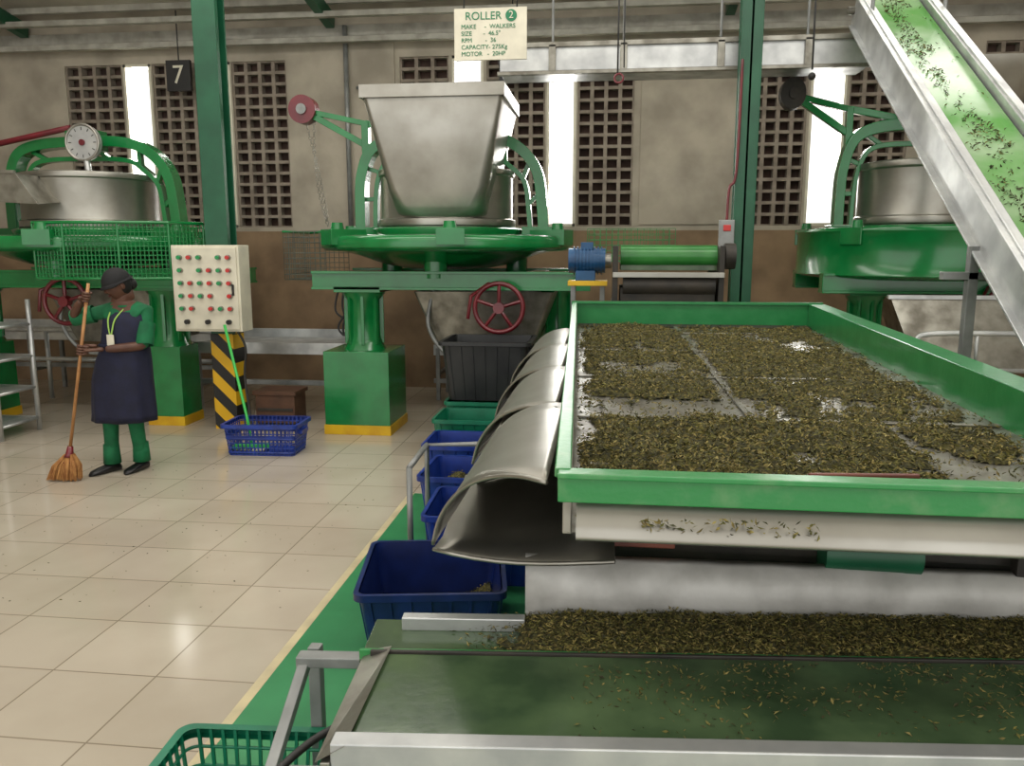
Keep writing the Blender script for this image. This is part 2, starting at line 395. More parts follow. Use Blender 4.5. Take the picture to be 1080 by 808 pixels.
        for q in range(2):
            top=V((-1.42+.1*q,0,3.0)); bot=V((-1.22,0,1.95))
            for k in range(34):
                t=k/33; p=top.lerp(bot,t)+V((.05*math.sin(t*3.1)*(-1 if q else .6),0,-.03*math.sin(t*3.1)))
                b.torus(p,.016,.0045,STEELD,axis=(1,0,0) if k%2 else (0,1,0),n=8,k=4)
    if dial:
        dx=.19
        b.cyl((dx,-.3,2.74),(dx,-.36,2.74),.17,ALU,n=32); b.torus((dx,-.36,2.74),.17,.014,STEEL); b.cyl((dx,-.36,2.74),(dx,-.375,2.74),.03,RED)
        for k in range(12):
            a=k*math.pi/6; b.box((dx+.13*math.cos(a),-.362,2.74+.13*math.sin(a)),(.03,.004,.008),BLACK,ry=-a)
        b.cyl((dx,-.3,2.74),(dx,0,2.8),.04,GREEN)
        b.tube([(-.1,-.1,2.92),(-1.6,-.2,2.62)],.03,RED)
        b.tube([(dx+.02,-.34,2.58),(dx+.08,-.4,2.3),(dx+.2,-.42,2.22)],.03,ALU)
        b.add([(-1.3,-.95,2.2),(.1,-.95,2.12),(.1,-.2,2.2),(-1.3,-.2,2.3),(-1.3,-.95,2.45),(-.1,-.95,2.4),(-.1,-.2,2.4),(-1.3,-.2,2.5)],[(0,1,2,3),(0,4,5,1),(1,5,6,2),(3,2,6,7)],STEELD)
        b.bar((-1.3,-.95,2.46),(-.1,-.95,2.41),.03,.03,STEEL,(0,1,0))
        g=[(.12,-1.08),(.45,-1.14),(.95,-1.1),(1.35,-.95),(1.5,-.6)]
        for i in range(len(g)-1):
            p,q=g[i],g[i+1]; n=max(4,int(math.dist(p,q)/.035))
            b.grid((p[0],p[1],1.45),(q[0]-p[0],q[1]-p[1],0),(0,0,.5),n,12,.0065,GREEN)
        b.tube([(x,y,1.95) for x,y in g],.016,GREEN); b.tube([(x,y,1.45) for x,y in g],.016,GREEN)
        for x,y in g: b.tube([(x,y,1.45),(x,y,1.95)],.012,GREEN)
    return b.done(.006)
roller('tea_rolling_machine',-1.57,7.95,1.0,[(-.72,-.5,.62),(1.05,.55,.4)],True)
roller('tea_rolling_machine',-5.30,7.95,1.0,[(1.02,-.45,.36),(-1.0,-.45,.36)],False,mirror=-1,dial=True)
roller('tea_rolling_machine',2.72,7.65,.8,[(-.62,-.4,.4),(1.0,.55,.4)],False,skirt=True)
b=B('feed_hopper'); b.loft([sring(3.0,7.6,2.48,.3,.3,2),sring(3.0,7.6,2.62,.32,.32,2),sring(2.95,7.45,3.1,.5,.5,5),sring(2.95,7.45,3.2,.52,.52,6)],STEEL)
b.done()

# ---------------------------------------------------------------- sign boards
b=B('hanging_sign_board'); b.bx(-1.12,-.60,6.0,6.02,3.05,3.40,CREAM); 
for x in(-1.05,-.67): b.tube([(x,6.01,3.4),(x,6.01,5.1)],.006,CABLE,n=6)
sg=b.done()
SG=mat('sign_green',(30,120,80),None,.5)
text('ROLLER',(-.91,5.997,3.345),.075,SG,sg); text('2',(-.71,5.990,3.345),.07,CREAM,sg)
b2=B('sign_number_disc'); b2.cyl((-.71,5.999,3.345),(-.71,5.994,3.345),.04,SG,n=28); d=b2.done(); d.parent=sg; d.matrix_parent_inverse=Matrix.Translation(-V(sg.location))
for i,t in enumerate(['MAKE     -  WALKERS','SIZE       -  46.5"','RPM        -  36','CAPACITY- 275Kg','MOTOR   -  20HP']):
    text(t,(-1.07,5.997,3.275-i*.046),.042,SG,sg,align='LEFT')
for X,t in((-5.13,'7'),(-1.12,'6')):
    b=B('number_sign'); b.bx(X-.15,X+.15,9.55,9.6,3.58,3.93,BLACK); b.tube([(X,9.58,3.93),(X,9.58,4.5)],.008,CABLE,n=6); o=b.done()
    text(t,(X,9.545,3.755),.3,CREAM,o)

# ---------------------------------------------------------------- overhead conveyor trough
b=B('overhead_trough_conveyor')
b.bx(-.95,2.1,7.2,7.22,3.2,3.42,ALU); b.bx(-.95,2.1,7.6,7.62,3.2,3.42,ALU); b.bx(-.95,2.1,7.2,7.62,3.2,3.22,ALU)
b.bx(-.97,2.12,7.17,7.22,3.40,3.44,STEELD); b.bx(-.97,2.12,7.17,7.22,3.18,3.21,STEELD)
for x in (-.5,.1,.9,1.6): b.tube([(x,7.25,3.42),(x,7.25,5.0)],.012,GREYP,n=6); b.bx(x-.03,x+.03,7.17,7.2,3.2,3.42,STEELD)
b.cyl((-.9,7.22,3.3),(-.9,7.6,3.3),.07,BLACK)
b.done(.003)
b=B('chain_hoist')
b.bx(.02,.12,6.8,6.9,4.3,4.42,YELL); b.bx(-1.2,1.8,6.81,6.89,4.42,4.52,GREEND); b.tube([(.05,6.85,4.3),(.05,6.85,3.1)],.008,CABLE,n=6); b.tube([(.09,6.85,4.3),(.10,6.85,3.15)],.006,CABLE,n=6)
b.torus((.06,6.85,3.07),.035,.009,RED); b.tube([(1.55,6.85,4.4),(1.56,6.85,3.1)],.008,CABLE,n=6); b.ball((1.56,6.85,3.05),.03,BLACK)
b.done()

# ---------------------------------------------------------------- roll breaker behind sifter
b=B('roll_breaker')
b.cyl((.1,6.5,1.66),(.84,6.5,1.66),.085,BELTR); b.cyl((.12,6.38,1.44),(.82,6.38,1.44),.08,DARK); b.bx(.1,.86,6.45,7.0,1.55,1.6,BELT)
for x in (.06,.86): b.bx(x-.02,x+.02,6.3,7.0,1.28,1.74,DARK)
b.bx(.04,.88,6.28,6.33,1.5,1.54,STEEL); b.bx(.1,.82,6.34,6.9,1.28,1.42,DARK)
for x in(.06,.86):
    for y in(6.35,6.95): b.bx(x-.025,x+.025,y-.025,y+.025,0,1.3,GREYP)
b.cyl((.9,6.5,1.66),(.98,6.5,1.66),.1,DARK)
b.done(.003)
b=B('electric_motor')
b.cyl((-.32,6.75,1.62),(-.02,6.75,1.62),.1,BLUEM,n=24)
for k in range(9): b.cyl((-.28+k*.028,6.75,1.62),(-.27+k*.028,6.75,1.62),.115,BLUEM,n=24)
b.cyl((-.02,6.75,1.62),(.03,6.75,1.62),.06,STEELD); b.bx(-.26,-.1,6.66,6.84,1.46,1.54,BLUEM); b.bx(-.22,-.12,6.7,6.8,1.71,1.77,BLUEM)
b.bx(-.32,0,6.62,6.88,1.42,1.46,YELL); b.bx(-.3,-.26,6.7,6.8,0,1.42,GREYP); b.bx(-.06,-.02,6.7,6.8,0,1.42,GREYP)
b.done(.003)
b=B('switch_box'); b.bx(.9,1.02,6.84,6.9,1.72,1.95,GREYP); b.tube(smooth_path([(.96,6.87,1.95),(.97,6.88,2.2),(1.02,6.88,2.35),(1.03,6.88,3.2)]),.012,RED); b.bx(.93,.99,6.83,6.84,1.86,1.91,REDB); b.done(.004)

# ---------------------------------------------------------------- leaves
LM=[LEAF1,LEAF2,LEAF3]
def leaf_arrays(P,lmin,lmax,tilt=.5):
    n=len(P); L=rng.uniform(lmin,lmax,n); W=L*rng.uniform(.2,.45,n); a=rng.uniform(0,2*np.pi,n)
    t=np.stack([np.cos(a),np.sin(a),rng.normal(0,tilt,n)],1); t/=np.linalg.norm(t,axis=1)[:,None]
    r=rng.normal(0,1,(n,3)); s=np.cross(t,r); s/=np.linalg.norm(s,axis=1)[:,None]; s[:,2]*=.8
    bend=np.cross(t,s)*(L*rng.uniform(-.2,.2,n))[:,None]
    v=np.stack([P-t*L[:,None]/2,P+s*W[:,None]/2+bend,P+t*L[:,None]/2,P-s*W[:,None]/2+bend],1).reshape(-1,3)
    return v
def leaf_obj(name,P,lmin=.01,lmax=.022,bulk=None,tilt=.5,mats=None):
    v=leaf_arrays(P,lmin,lmax,tilt); n=len(P)
    vs=v; fs=[(i*4,i*4+1,i*4+2,i*4+3) for i in range(n)]
    mi=list(rng.integers(0,3,n))
    if bulk:
        bv,bf=bulk; base=len(vs); vs=np.vstack([vs,np.array(bv)]); fs+= [tuple(i+base for i in f) for f in bf]; mi+=[3]*len(bf)
    me=bpy.data.meshes.new(name); c=vs.mean(0); c[2]=vs[:,2].min()
    me.from_pydata((vs-c).tolist(),[],fs)
    for m in (mats or LM)+[LEAFB]: me.materials.append(m)
    me.polygons.foreach_set('material_index',[int(i) for i in mi]); me.update()
    ob=bpy.data.objects.new(name,me); ob.location=c.tolist(); sc.collection.objects.link(ob); return ob

# ---------------------------------------------------------------- sifter (long vibrating deck)
YN,YF=1.64,5.8
def zr(y): return 1.255+(y-YN)/(YF-YN)*.075
def xl(y): return -.075-(y-YN)/(YF-YN)*.145
def xr(y): return 1.28+(y-YN)/(YF-YN)*.12
def zd(y): return zr(y)-.13-.02*(y-YN)/(YF-YN)
b=B('tea_sifting_machine')
def side(xf,w,h,m,dz=0):
    p=[V((xf(YN),YN,zr(YN)-h/2+dz)),V((xf(YF),YF,zr(YF)-h/2+dz))]; b.bar(p[0],p[1],w,h,m)
side(xl,.02,.135,STEELD); side(xr,.03,.2,GREENM); 
side(lambda y:xl(y)-.01,.035,.02,GREENL,.01); side(lambda y:xr(y)+.04,.11,.022,GREENM,.01)
b.bar((xl(YN)-.02,YN,zr(YN)-.03),(xr(YN)+.1,YN,zr(YN)-.03),.03,.06,GREENL); b.bar((xl(YN)-.02,YN-.01,zr(YN)+.002),(xr(YN)+.1,YN-.01,zr(YN)+.002),.05,.012,GREENL)
b.bar((xl(YF)-.03,YF,zr(YF)-.09),(xr(YF)+.08,YF,zr(YF)-.09),.03,.22,GREENM)
b.bar((xl(YF)-.03,YF,zr(YF)+.01),(xr(YF)+.08,YF,zr(YF)+.01),.06,.02,GREENM)
b.add([(xl(YN),YN,zd(YN)),(xr(YN),YN,zd(YN)),(xr(YF),YF,zd(YF)),(xl(YF),YF,zd(YF))],[(0,1,2,3)],DECK)
b.add([(xl(YF)+.02,YF-.02,zd(YF)+.012),(xr(YF)-.02,YF-.02,zd(YF)+.012),(xr(YF)-.02,YF-.16,zd(YF)+.006),(xl(YF)+.02,YF-.16,zd(YF)+.006)],[(0,1,2,3)],DARK)
for y in (2.76,3.6,4.45,5.3): b.bar((xl(y)+.02,y,zd(y)+.006),(xr(y)-.02,y,zd(y)+.006),.03,.006,DECK)
b.bar((.5,2.76,zd(2.8)+.006),(.47,YF,zd(YF)+.006),.025,.006,DECK); b.bar((.88,YN,zd(YN)+.006),(.9,2.76,zd(2.8)+.006),.025,.006,DECK)
b.loft([[V((xl(YN)+.02,y,z)),V((xr(YN)+.3,y,z))] for y,z in [(YN+.02,1.21),(YN+.0,1.185),(YN-.03,1.155),(YN-.045,1.135),(YN-.045,1.125),(YN-.02,1.115),(YN+.3,1.09)]],STEEL,closed=False)
b.bar((.42,YN+.03,1.258),(.64,YN+.035,1.262),.010,.010,RUST)
for x in (0.1,1.2):
    b.bar((x,2.2,.98),(x,5.6,1.02),.08,.12,GREEN)
    for y in (2.4,3.9,5.4):
        b.bx(x-.04,x+.04,y-.04,y+.04,0,.95,GREEN); b.box((x,y+.1,1.02),(.03,.05,.24),YELL,rx=.3)
b.cyl((.6,2.2,.90),(.85,2.2,.90),.06,GREEND); b.cyl((.2,2.5,.75),(1.1,2.5,.75),.09,DARK)
b.bx(.0,.2,2.16,2.2,.90,.94,RUST); b.bx(1.1,1.13,2.18,2.22,.80,1.09,DARK)
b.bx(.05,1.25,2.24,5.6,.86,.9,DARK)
b.add([(xl(YN)+.1,2.25,.62),(xr(YN),2.25,.62),(xr(YN),2.25,1.06),(xl(YN)+.1,2.25,1.06)],[(0,1,2,3)],DARK)  # flat dark sheet across the gap below the front lip
b.done(.003)
NX,NY=150,380
def cov(x,y):
    m=1.0
    wob=.07*noise.noise(V((x*4,y*3,11)))+.03*noise.noise(V((x*15,y*15,13)))
    for g in (2.76,3.6,4.45,5.3): m=min(m,(abs(y-g+wob)-.03)/.09)
    gx=.9 if y<2.76 else .49
    m=min(m,(abs(x-gx+wob)-.025)/.07)
    m=min(m,(x-xl(y)-.05+wob)/.05,(xr(y)-.09-x+wob)/.06,(YF-.18-y+wob)/.1)
    n=noise.noise(V((x*2.6,y*2.2,0)))*1.0+noise.noise(V((x*8,y*8,3)))*.7+noise.noise(V((x*25,y*25,7)))*.45
    base=.5 if y<2.76 else .26
    if y<2.76 and x>.9: base=.05
    if y<2.0: base-=.15
    return min(m*1.4,base+n)
bv=[];bf=[]; C=np.zeros((NY+1,NX+1))
for j in range(NY+1):
    y=YN+.05+(YF-YN-.12)*(j/NY)
    for i in range(NX+1):
        x=xl(y)+.02+(xr(y)-xl(y)-.04)*i/NX; c=cov(x,y); C[j,i]=c
        bv.append((x,y,zd(y)+.002+max(-.012,min(c,.9))*.03+.007*noise.noise(V((x*60,y*60,1)))))
for j in range(NY):
    for i in range(NX):
        if C[j,i]>.17 or C[j+1,i+1]>.17: k=j*(NX+1)+i; bf.append((k,k+1,k+NX+2,k+NX+1))
pts=[]
while len(pts)<54000:
    y=YN+.05+(YF-YN-.12)*(random.random()**1.5); x=xl(y)+.02+(xr(y)-xl(y)-.04)*random.random(); c=cov(x,y)
    if c>0 or random.random()<.12:
        pts.append((x,y,zd(y)+.006+max(0,min(c,.9))*.033+random.random()*.012))
for _ in range(110):
    x=.08+.35*random.random()**1.5; pts.append((x,YN-.032-.008*random.random(),1.158+random.uniform(-.012,.02)))
leaf_obj('tea_leaf_layer',np.array(pts),.009,.023,(bv,bf),.6)

# ---------------------------------------------------------------- side chutes
for i,y0 in enumerate((2.0,2.86,3.72,4.58)):
    b=B('discharge_chute'); y1=y0+.70
    pr=[(-.04,1.20),(-.11,1.195),(-.19,1.17),(-.265,1.125),(-.325,1.06),(-.365,.99),(-.385,.92)]
    x0=xl(y0)
    pr=smooth_path([(x+x0,0,z) for x,z in pr],3)
    N=8; top=[]
    for p in pr:
        row=[]
        for k in range(N+1):
            t=k/N; u=(p.x-pr[0].x)/(pr[-1].x-pr[0].x)
            y=y0-.25*(1-u)*(1-t)+(y1-y0)*t+ .12*u*(1-2*t); z=p.z+.05*t*u-.02*u*(1-t)
            row.append(V((p.x+.05*t*u,y,z)))
        top.append(row)
    b.loft(top,STEEL,closed=False)
    bot=[]
    for k in range(9):
        u=k/8; xx=pr[0].x+.16+(pr[-1].x-pr[0].x-.16)*u; zb=.95-.06*math.sin(u*2.0)+.0*u
        bot.append([V((xx,y0-.05+.17*u,zb-.01)),V((xx,y0+.25,zb-.02)),V((xx,y1-.05*u,1.0-.05*u))])
    b.loft(bot,STEEL,closed=False)
    far=[r[-1] for r in top]; fl=[V((p.x,p.y,.99-.06*(k/(len(far)-1)))) for k,p in enumerate(far)]
    b.loft([far,fl],STEELD,closed=False)
    b.tube([r[0] for r in top],.006,STEEL,n=6)
    b.tube([r[0] for r in bot],.006,STEEL,n=6)
    o=b.done(); sm=o.modifiers.new('thickness','SOLIDIFY'); sm.thickness=.003

# ---------------------------------------------------------------- crates and bins
def crate(name,c,w,d,h,m,rz=0,taper=.04,rim=.02,leaf=0,perf=False,inner=None):
    b=B(name,(c[0],c[1],c[2]),1.0,rz); t=.006
    W,D=w/2,d/2; w0,d0=W-taper,D-taper
    def rg(z,f,o=0): return rrect(0,0,z,w0+(W-w0)*f-o,d0+(D-d0)*f-o,.035-min(o,.02)*.5)
    b.loft([rg(0,0),rg(.012,0)],m,cap0=True,cap1=True,smooth=False)
    if not perf:
        b.loft([rg(0,0),rg(h*.5,.5),rg(h,1),rg(h,1,t),rg(h*.5,.5,t),rg(.012,0,t)],m,smooth=False)
        for k in range(7):
            x=-W*.85+W*1.7*k/6
            for sy in(-1,1):
                b.bar((x*w0/W,sy*(d0+.004),.01),(x,sy*(D+.004),h-.01),.012,.012,m,(1,0,0))
        for k in range(5):
            y=-D*.8+D*1.6*k/4
            for sx in(-1,1): b.bar((sx*(w0+.004),y*d0/D,.01),(sx*(W+.004),y,h-.01),.012,.012,m,(0,1,0))
    else:
        nx,ny=int(w/.035),int(d/.035)
        for k in range(1,nx):
            x=-1+2*k/nx
            for sy in(-1,1): b.bar((x*w0,sy*d0,0),(x*W,sy*D,h),.009,.008,m,(1,0,0))
        for k in range(1,ny):
            y=-1+2*k/ny
            for sx in(-1,1): b.bar((sx*w0,y*d0,0),(sx*W,y*D,h),.009,.008,m,(0,1,0))
        for f in (.1,.25,.4,.55,.7,.85): b.tube(rg(h*f,f),.005 if f not in(.1,.55) else .009,m,n=5,closed=True)
        b.loft([rg(h*.5,.5,-.003),rg(h*.66,.66,-.003)],m,smooth=False)
    b.loft([rg(h-.035,1,-.004),rg(h-.03,1,-rim),rg(h,1,-rim),rg(h,1,t)],m,smooth=False)
    for sx in (-1,1): b.box((sx*(W+.01),0,h-.08),(.03,.16,.03),m)
    ob=b.done()
    if leaf:
        P=[];R=Matrix.Rotation(rz,3,'Z'); bv=[];bf=[];n=30
        for j in range(n+1):
            for i in range(n+1):
                x=-w0+2*w0*i/n; y=-d0+2*d0*j/n; z=leaf*(.75+.5*noise.noise(V((x*5+c[0],y*5+c[1],0)))) *(1 if leaf>h*.4 else max(0.1,min(1,.5+x*2.2)))+.012
                q=R@V((x*.98,y*.98,0)); bv.append((q.x+c[0],q.y+c[1],c[2]+z))
                if i<n and j<n: k=j*(n+1)+i; bf.append((k,k+1,k+n+2,k+n+1))
        for _ in range(2600):
            k=random.randrange(len(bv)); p=bv[k]; P.append((p[0]+random.uniform(-.012,.012),p[1]+random.uniform(-.012,.012),p[2]+random.uniform(0,.01)))
        leaf_obj('tea_leaf_pile',np.array(P),.01,.024,(bv,bf))
    return ob
crate('plastic_crate',(-.75,3.38,0.004),.60,.60,.31,BLUED,math.radians(9),leaf=.11)
crate('plastic_crate',(-.62,4.10,0.004),.58,.5,.38,BLUEC,.03,leaf=.22)
crate('plastic_crate',(-.80,4.85,0.004),.60,.5,.36,BLUEC,-.03,leaf=.28)
crate('plastic_crate',(-.95,5.62,0.0),.62,.46,.36,BLUEC,.0,leaf=.25)
crate('plastic_crate',(-1.0,6.2,0.0),.62,.46,.42,GRNP,.0,leaf=.2)
crate('storage_bin',(-1.0,6.85,0.0),.66,.6,.45,GRNP,.0,taper=.02)
crate('storage_bin',(-1.0,6.85,0.455),.72,.6,.5,BLKP,.0,taper=.05,rim=.03)
crate('slatted_basket',(-2.87,6.45,0),.62,.38,.27,BLUEC,.04,perf=True,taper=.03)
crate('green_basket',(-.90,1.84,0),.54,.36,.36,GRNP,.06,perf=True,taper=.05)
b=B('crate_guide_frame')
b.tube([(-1.02,4.45,0),(-1.02,4.45,.6),(-.72,4.5,.6),(-.35,4.5,.6)],.016,GREYP); b.tube([(-1.02,4.45,.6),(-1.0,3.95,.6)],.016,GREYP); b.tube([(-1.0,3.95,.6),(-1.0,3.95,0)],.016,GREYP)
b.done()

# ---------------------------------------------------------------- cross conveyor at front
an=math.radians(4.8)
b=B('cross_belt_conveyor',(-.5,1.443,0),1.0,an)
b.bx(.0,2.5,.0,.34,.728,.745,BELT)
b.bx(-.03,2.5,-.045,.0,.69,.757,ALU); b.bx(-.03,2.5,-.05,-.04,.40,.70,WHITE); b.bx(-.03,2.5,-.055,-.035,.38,.41,ALU)
b.bx(-.03,2.5,.34,.35,.69,.752,DARK)
b.bx(-.06,2.5,.35,.57,.710,.723,BELT); b.bx(-.06,2.5,.352,.362,.71,.748,GREENL)
b.bx(.02,.345,.505,.54,.722,.758,ALU)
b.cyl((-.005,0,.70),(-.005,.34,.70),.035,DARK)
b.add([(-.06,-.05,.72),(.0,-.05,.755),(.02,.36,.755),(-.05,.38,.73)],[(0,1,2,3)],STEELD)
b.bx(-.05,-.03,-.05,.36,.62,.72,STEELD)
b.bx(0,2.5,0,.34,.44,.46,DARK)
for x in (.05,1.2,2.4):
    for y in(.02,.5): b.bx(x-.03,x+.03,y-.02,y+.02,0,.71,GREYP)
b.bx(0,2.5,.5,.54,.3,.34,GREYP)
b.done(.003)
b=B('sheet_metal_guard',(-.5,1.443,0),1.0,an)
rows=[]
for k in range(41):
    x=.345+2.15*k/40; dz=-.035*k/40*1.6; rows.append([V((x,.575+.004*math.sin(k*1.3),.712)),V((x,.582+.006*math.sin(k*.9+1),.80)),V((x,.60+.005*math.sin(k*1.7),.885+dz)),V((x,.63,.89+dz))])
b.loft(rows,WHITE,closed=False); b.bx(.345,.37,.575,.59,.60,.75,WHITE); o=b.done(); sm=o.modifiers.new('thickness','SOLIDIFY'); sm.thickness=.004
def loc(x,y): return (-.5+x*math.cos(an)-y*math.sin(an),1.443+x*math.sin(an)+y*math.cos(an))
bv=[];bf=[];nx,ny=260,26;P=[]
def hz(x,y):
    t=(y-.345)/.225; e=min(1,max(0,(x-.16)/.3)); h=.026*e+.014*noise.noise(V((x*6,y*7,2)))*e+.008*noise.noise(V((x*25,y*25,2)))*e
    return .722+max(0,h if t>.08 else h*max(0,t/.08)) 
for j in range(ny+1):
    for i in range(nx+1):
        x=.16+2.3*i/nx; y=.345+.225*j/ny; q=loc(x,y); bv.append((q[0],q[1],hz(x,y)))
        if i<nx and j<ny and (x>.4 or noise.noise(V((x*30,y*30,5)))<(x-.3)*6): k=j*(nx+1)+i; bf.append((k,k+1,k+nx+2,k+nx+1))
for _ in range(24000):
    x=.14+2.3*random.random(); y=.35+.22*random.random(); q=loc(x,y)
    if x<.5 and random.random()>((x-.12)/.38)**2: continue
    P.append((q[0],q[1],hz(x,y)+random.uniform(.002,.012)))
for _ in range(2600):
    x=.45+1.95*random.random()**.8; y=.33*random.random()**.6; q=loc(x,y)
    if noise.noise(V((x*6,y*10,4)))+.35*random.random()<.03: continue
    P.append((q[0],q[1],.7475+random.uniform(0,.002)))
leaf_obj('tea_leaf_heap',np.array(P),.007,.018,(bv,bf),.45)
b=B('conveyor_end_bracket')
b.bar((-.83,1.99,.60),(-.56,2.01,.60),.045,.03,GREYP); b.bar((-.81,2.07,0),(-.81,2.07,.6),.035,.035,GREYP); b.bar((-.81,1.75,.42),(-.56,1.77,.42),.035,.03,GREYP)
b.bar((-.81,1.72,.38),(-.81,1.72,.44),.035,.035,GREYP); b.bar((-.81,1.72,.42),(-.81,1.99,.59),.03,.03,GREYP)
b.tube(smooth_path([(-.58,1.7,.62),(-.66,1.62,.60),(-.7,1.5,.58),(-.62,1.4,.56)]),.01,BLACK)
b.done(.003)

# ---------------------------------------------------------------- inclined elevator conveyor
b=B('inclined_elevator_conveyor')
S=.68
def ez(y): return 1.70+S*(y-4.11)
ya,yb=2.3,7.0
def erow(x,dz): return (V((x,ya,ez(ya)+dz)),V((x,yb,ez(yb)+dz)))
p,q=erow(2.13,0); b.bar(p,q,.40,.012,BELTL)
p,q=erow(2.13,-.2); b.bar(p,q,.40,.012,BELTL)
p,q=erow(1.895,-.08); b.bar(p,q,.015,.27,ALU)
p,q=erow(1.90,.06); b.bar(p,q,.09,.015,ALU)
p,q=erow(1.88,-.215); b.bar(p,q,.06,.015,ALU)
p,q=erow(2.35,-.06); b.bar(p,q,.015,.26,ALU); p,q=erow(2.37,.07); b.bar(p,q,.08,.015,ALU)
b.cyl((1.92,yb,ez(yb)-.1),(2.34,yb,ez(yb)-.1),.09,BELTL); b.cyl((1.92,ya,ez(ya)-.1),(2.34,ya,ez(ya)-.1),.09,BELTL)
b.cyl((1.84,yb,ez(yb)-.1),(2.42,yb,ez(yb)-.1),.03,STEELD)
for x in(1.87,2.38):
    b.bar((x,4.45,0),(x,4.45,ez(4.45)-.2),.05,.05,GREYP,(0,1,0)); b.bar((x,2.6,0),(x,2.6,ez(2.6)-.2),.05,.05,GREYP,(0,1,0))
b.bar((1.72,4.45,1.58),(2.4,4.45,1.58),.05,.04,GREYP); 
for x in (1.87,2.38): b.tube([(x+.04,6.6,ez(6.6)),(x+.02,6.6,5.1)],.015,GREYP)
b.done(.003)
P=[]
for _ in range(5200):
    y=ya+.1+(yb-ya-.2)*random.random(); x=1.96+.34*random.random()
    n=noise.noise(V((x*7,y*3,4)))*.9+.5*noise.noise(V((x*20,y*14,9)))+ (.3-abs(x-2.10-.03*math.sin(y*5))*5)
    if n>.05 or random.random()<.03: P.append((x,y,ez(y)+.012+random.random()*.006))
pa=np.array(P); leaf_obj('tea_leaf_scatter',pa,.014,.034,None,.6,[LEAF3,LEAF3,LEAF1])

# ---------------------------------------------------------------- low troughs, rails, rack
def bench(name,x0,x1,y0,y1,z,seg=1.1):
    b=B(name); b.bx(x0,x1,y0,y1,z-.02,z,ALU); b.bx(x0,x1,y0-.01,y0+.01,z-.10,z+.02,ALU); b.bx(x0,x1,y1-.01,y1+.01,z-.12,z+.09,ALU)
    b.bx(x0,x1,y0-.02,y0+.02,z-.42,z-.37,GREYP)
    n=max(2,int((x1-x0)/seg)+1)
    for k in range(n):
        x=x0+.05+(x1-x0-.1)*k/(n-1)
        for y in(y0,y1): b.bx(x-.022,x+.022,y-.022,y+.022,0,z-.02,GREYP)
        b.bx(x-.02,x+.02,y0,y1,.28,.32,GREYP)
    return b.done(.003)
bench('leaf_collecting_bench',-8.0,-4.35,8.75,9.3,.76); bench('leaf_collecting_bench',-4.3,-2.55,7.95,8.7,.74); bench('leaf_collecting_bench',-1.95,.0,8.95,9.5,.62)
bench('leaf_collecting_bench',2.6,5.2,8.8,9.4,.7)
b=B('guard_rail')
for z in(.46,.80): b.tube([(-8,8.55,z),(-4.3,8.55,z)],.028,ALU)
for x in(-7.6,-6.4,-5.2,-4.35): b.tube([(x,8.55,0),(x,8.55,.80)],.025,ALU)
b.done()
b=B('steel_shelf_rack')
for x in(-6.15,-5.40):
    for y in(6.5,7.0): b.tube([(x,y,0),(x,y,1.25 if y>6.8 else 1.05)],.022,ALU)
for k in range(4):
    z=.12+.3*k
    for y in(6.5,7.0): b.tube([(-6.15,y,z),(-5.40,y,z)],.015,ALU)
    for x in(-6.15,-5.40): b.tube([(x,6.5,z),(x,7.0,z)],.015,ALU)
    b.bx(-6.13,-5.42,6.52,6.98,z,z+.012,ALU)
b.done()
b=B('metal_hopper_tray')
b.add([(2.3,6.25,.84),(3.3,6.25,.84),(3.3,6.55,1.34),(2.18,6.55,1.34)],[(0,1,2,3)],STEELD); b.bar((2.16,6.56,1.35),(3.3,6.56,1.35),.04,.03,ALU)
b.tube(smooth_path([(2.15,6.05,.0),(2.15,6.05,.9),(2.2,6.05,1.06),(2.36,6.05,1.12),(3.2,6.05,1.12)]),.02,ALU); b.tube([(2.15,6.05,.86),(3.2,6.05,.86)],.016,ALU)
b.tube([(3.1,6.05,0),(3.1,6.05,1.12)],.02,ALU); b.tube([(2.62,6.05,.86),(2.62,6.05,1.12)],.014,ALU)
for x in(2.3,3.2): b.bx(x-.025,x+.025,6.25,6.3,0,.86,GREYP)
b.done()
b=B('wooden_tool_box'); b.bx(-3.42,-3.02,7.45,7.75,0.02,.30,BROWNB); b.bx(-3.44,-3.0,7.43,7.77,.30,.34,BROWNB); b.bx(-3.40,-3.04,7.44,7.45,.14,.17,DARK)
for x in(-3.38,-3.06): b.bx(x-.03,x+.03,7.47,7.73,0,.02,DARK)
b.cyl((-3.84,7.7,0),(-3.84,7.7,.22),.11,BROWNB,.13); b.done(.004)
b=B('cable_bundle')
for k in range(4):
    b.tube(smooth_path([(-2.9+.05*k,8.6,1.35),(-2.95+.08*k,8.55,1.05+.05*k),(-2.75-.05*k,8.5,.9),(-2.85,8.5,.78)]),.012,CABLE)
b.done()

b=B('floor_mop'); b.tube([(-3.36,6.78,1.05),(-3.05,6.46,.3),(-3.0,6.42,.06)],.013,GRNLP)
b.box((-3.0,6.42,.05),(.3,.07,.03),GRNLP,rz=.2)
for k in range(26): b.tube([(-3.13+.01*k,6.41,.04),(-3.13+.01*k+random.uniform(-.02,.02),6.38,.016)],.004,CREAM,n=4)
b.done()

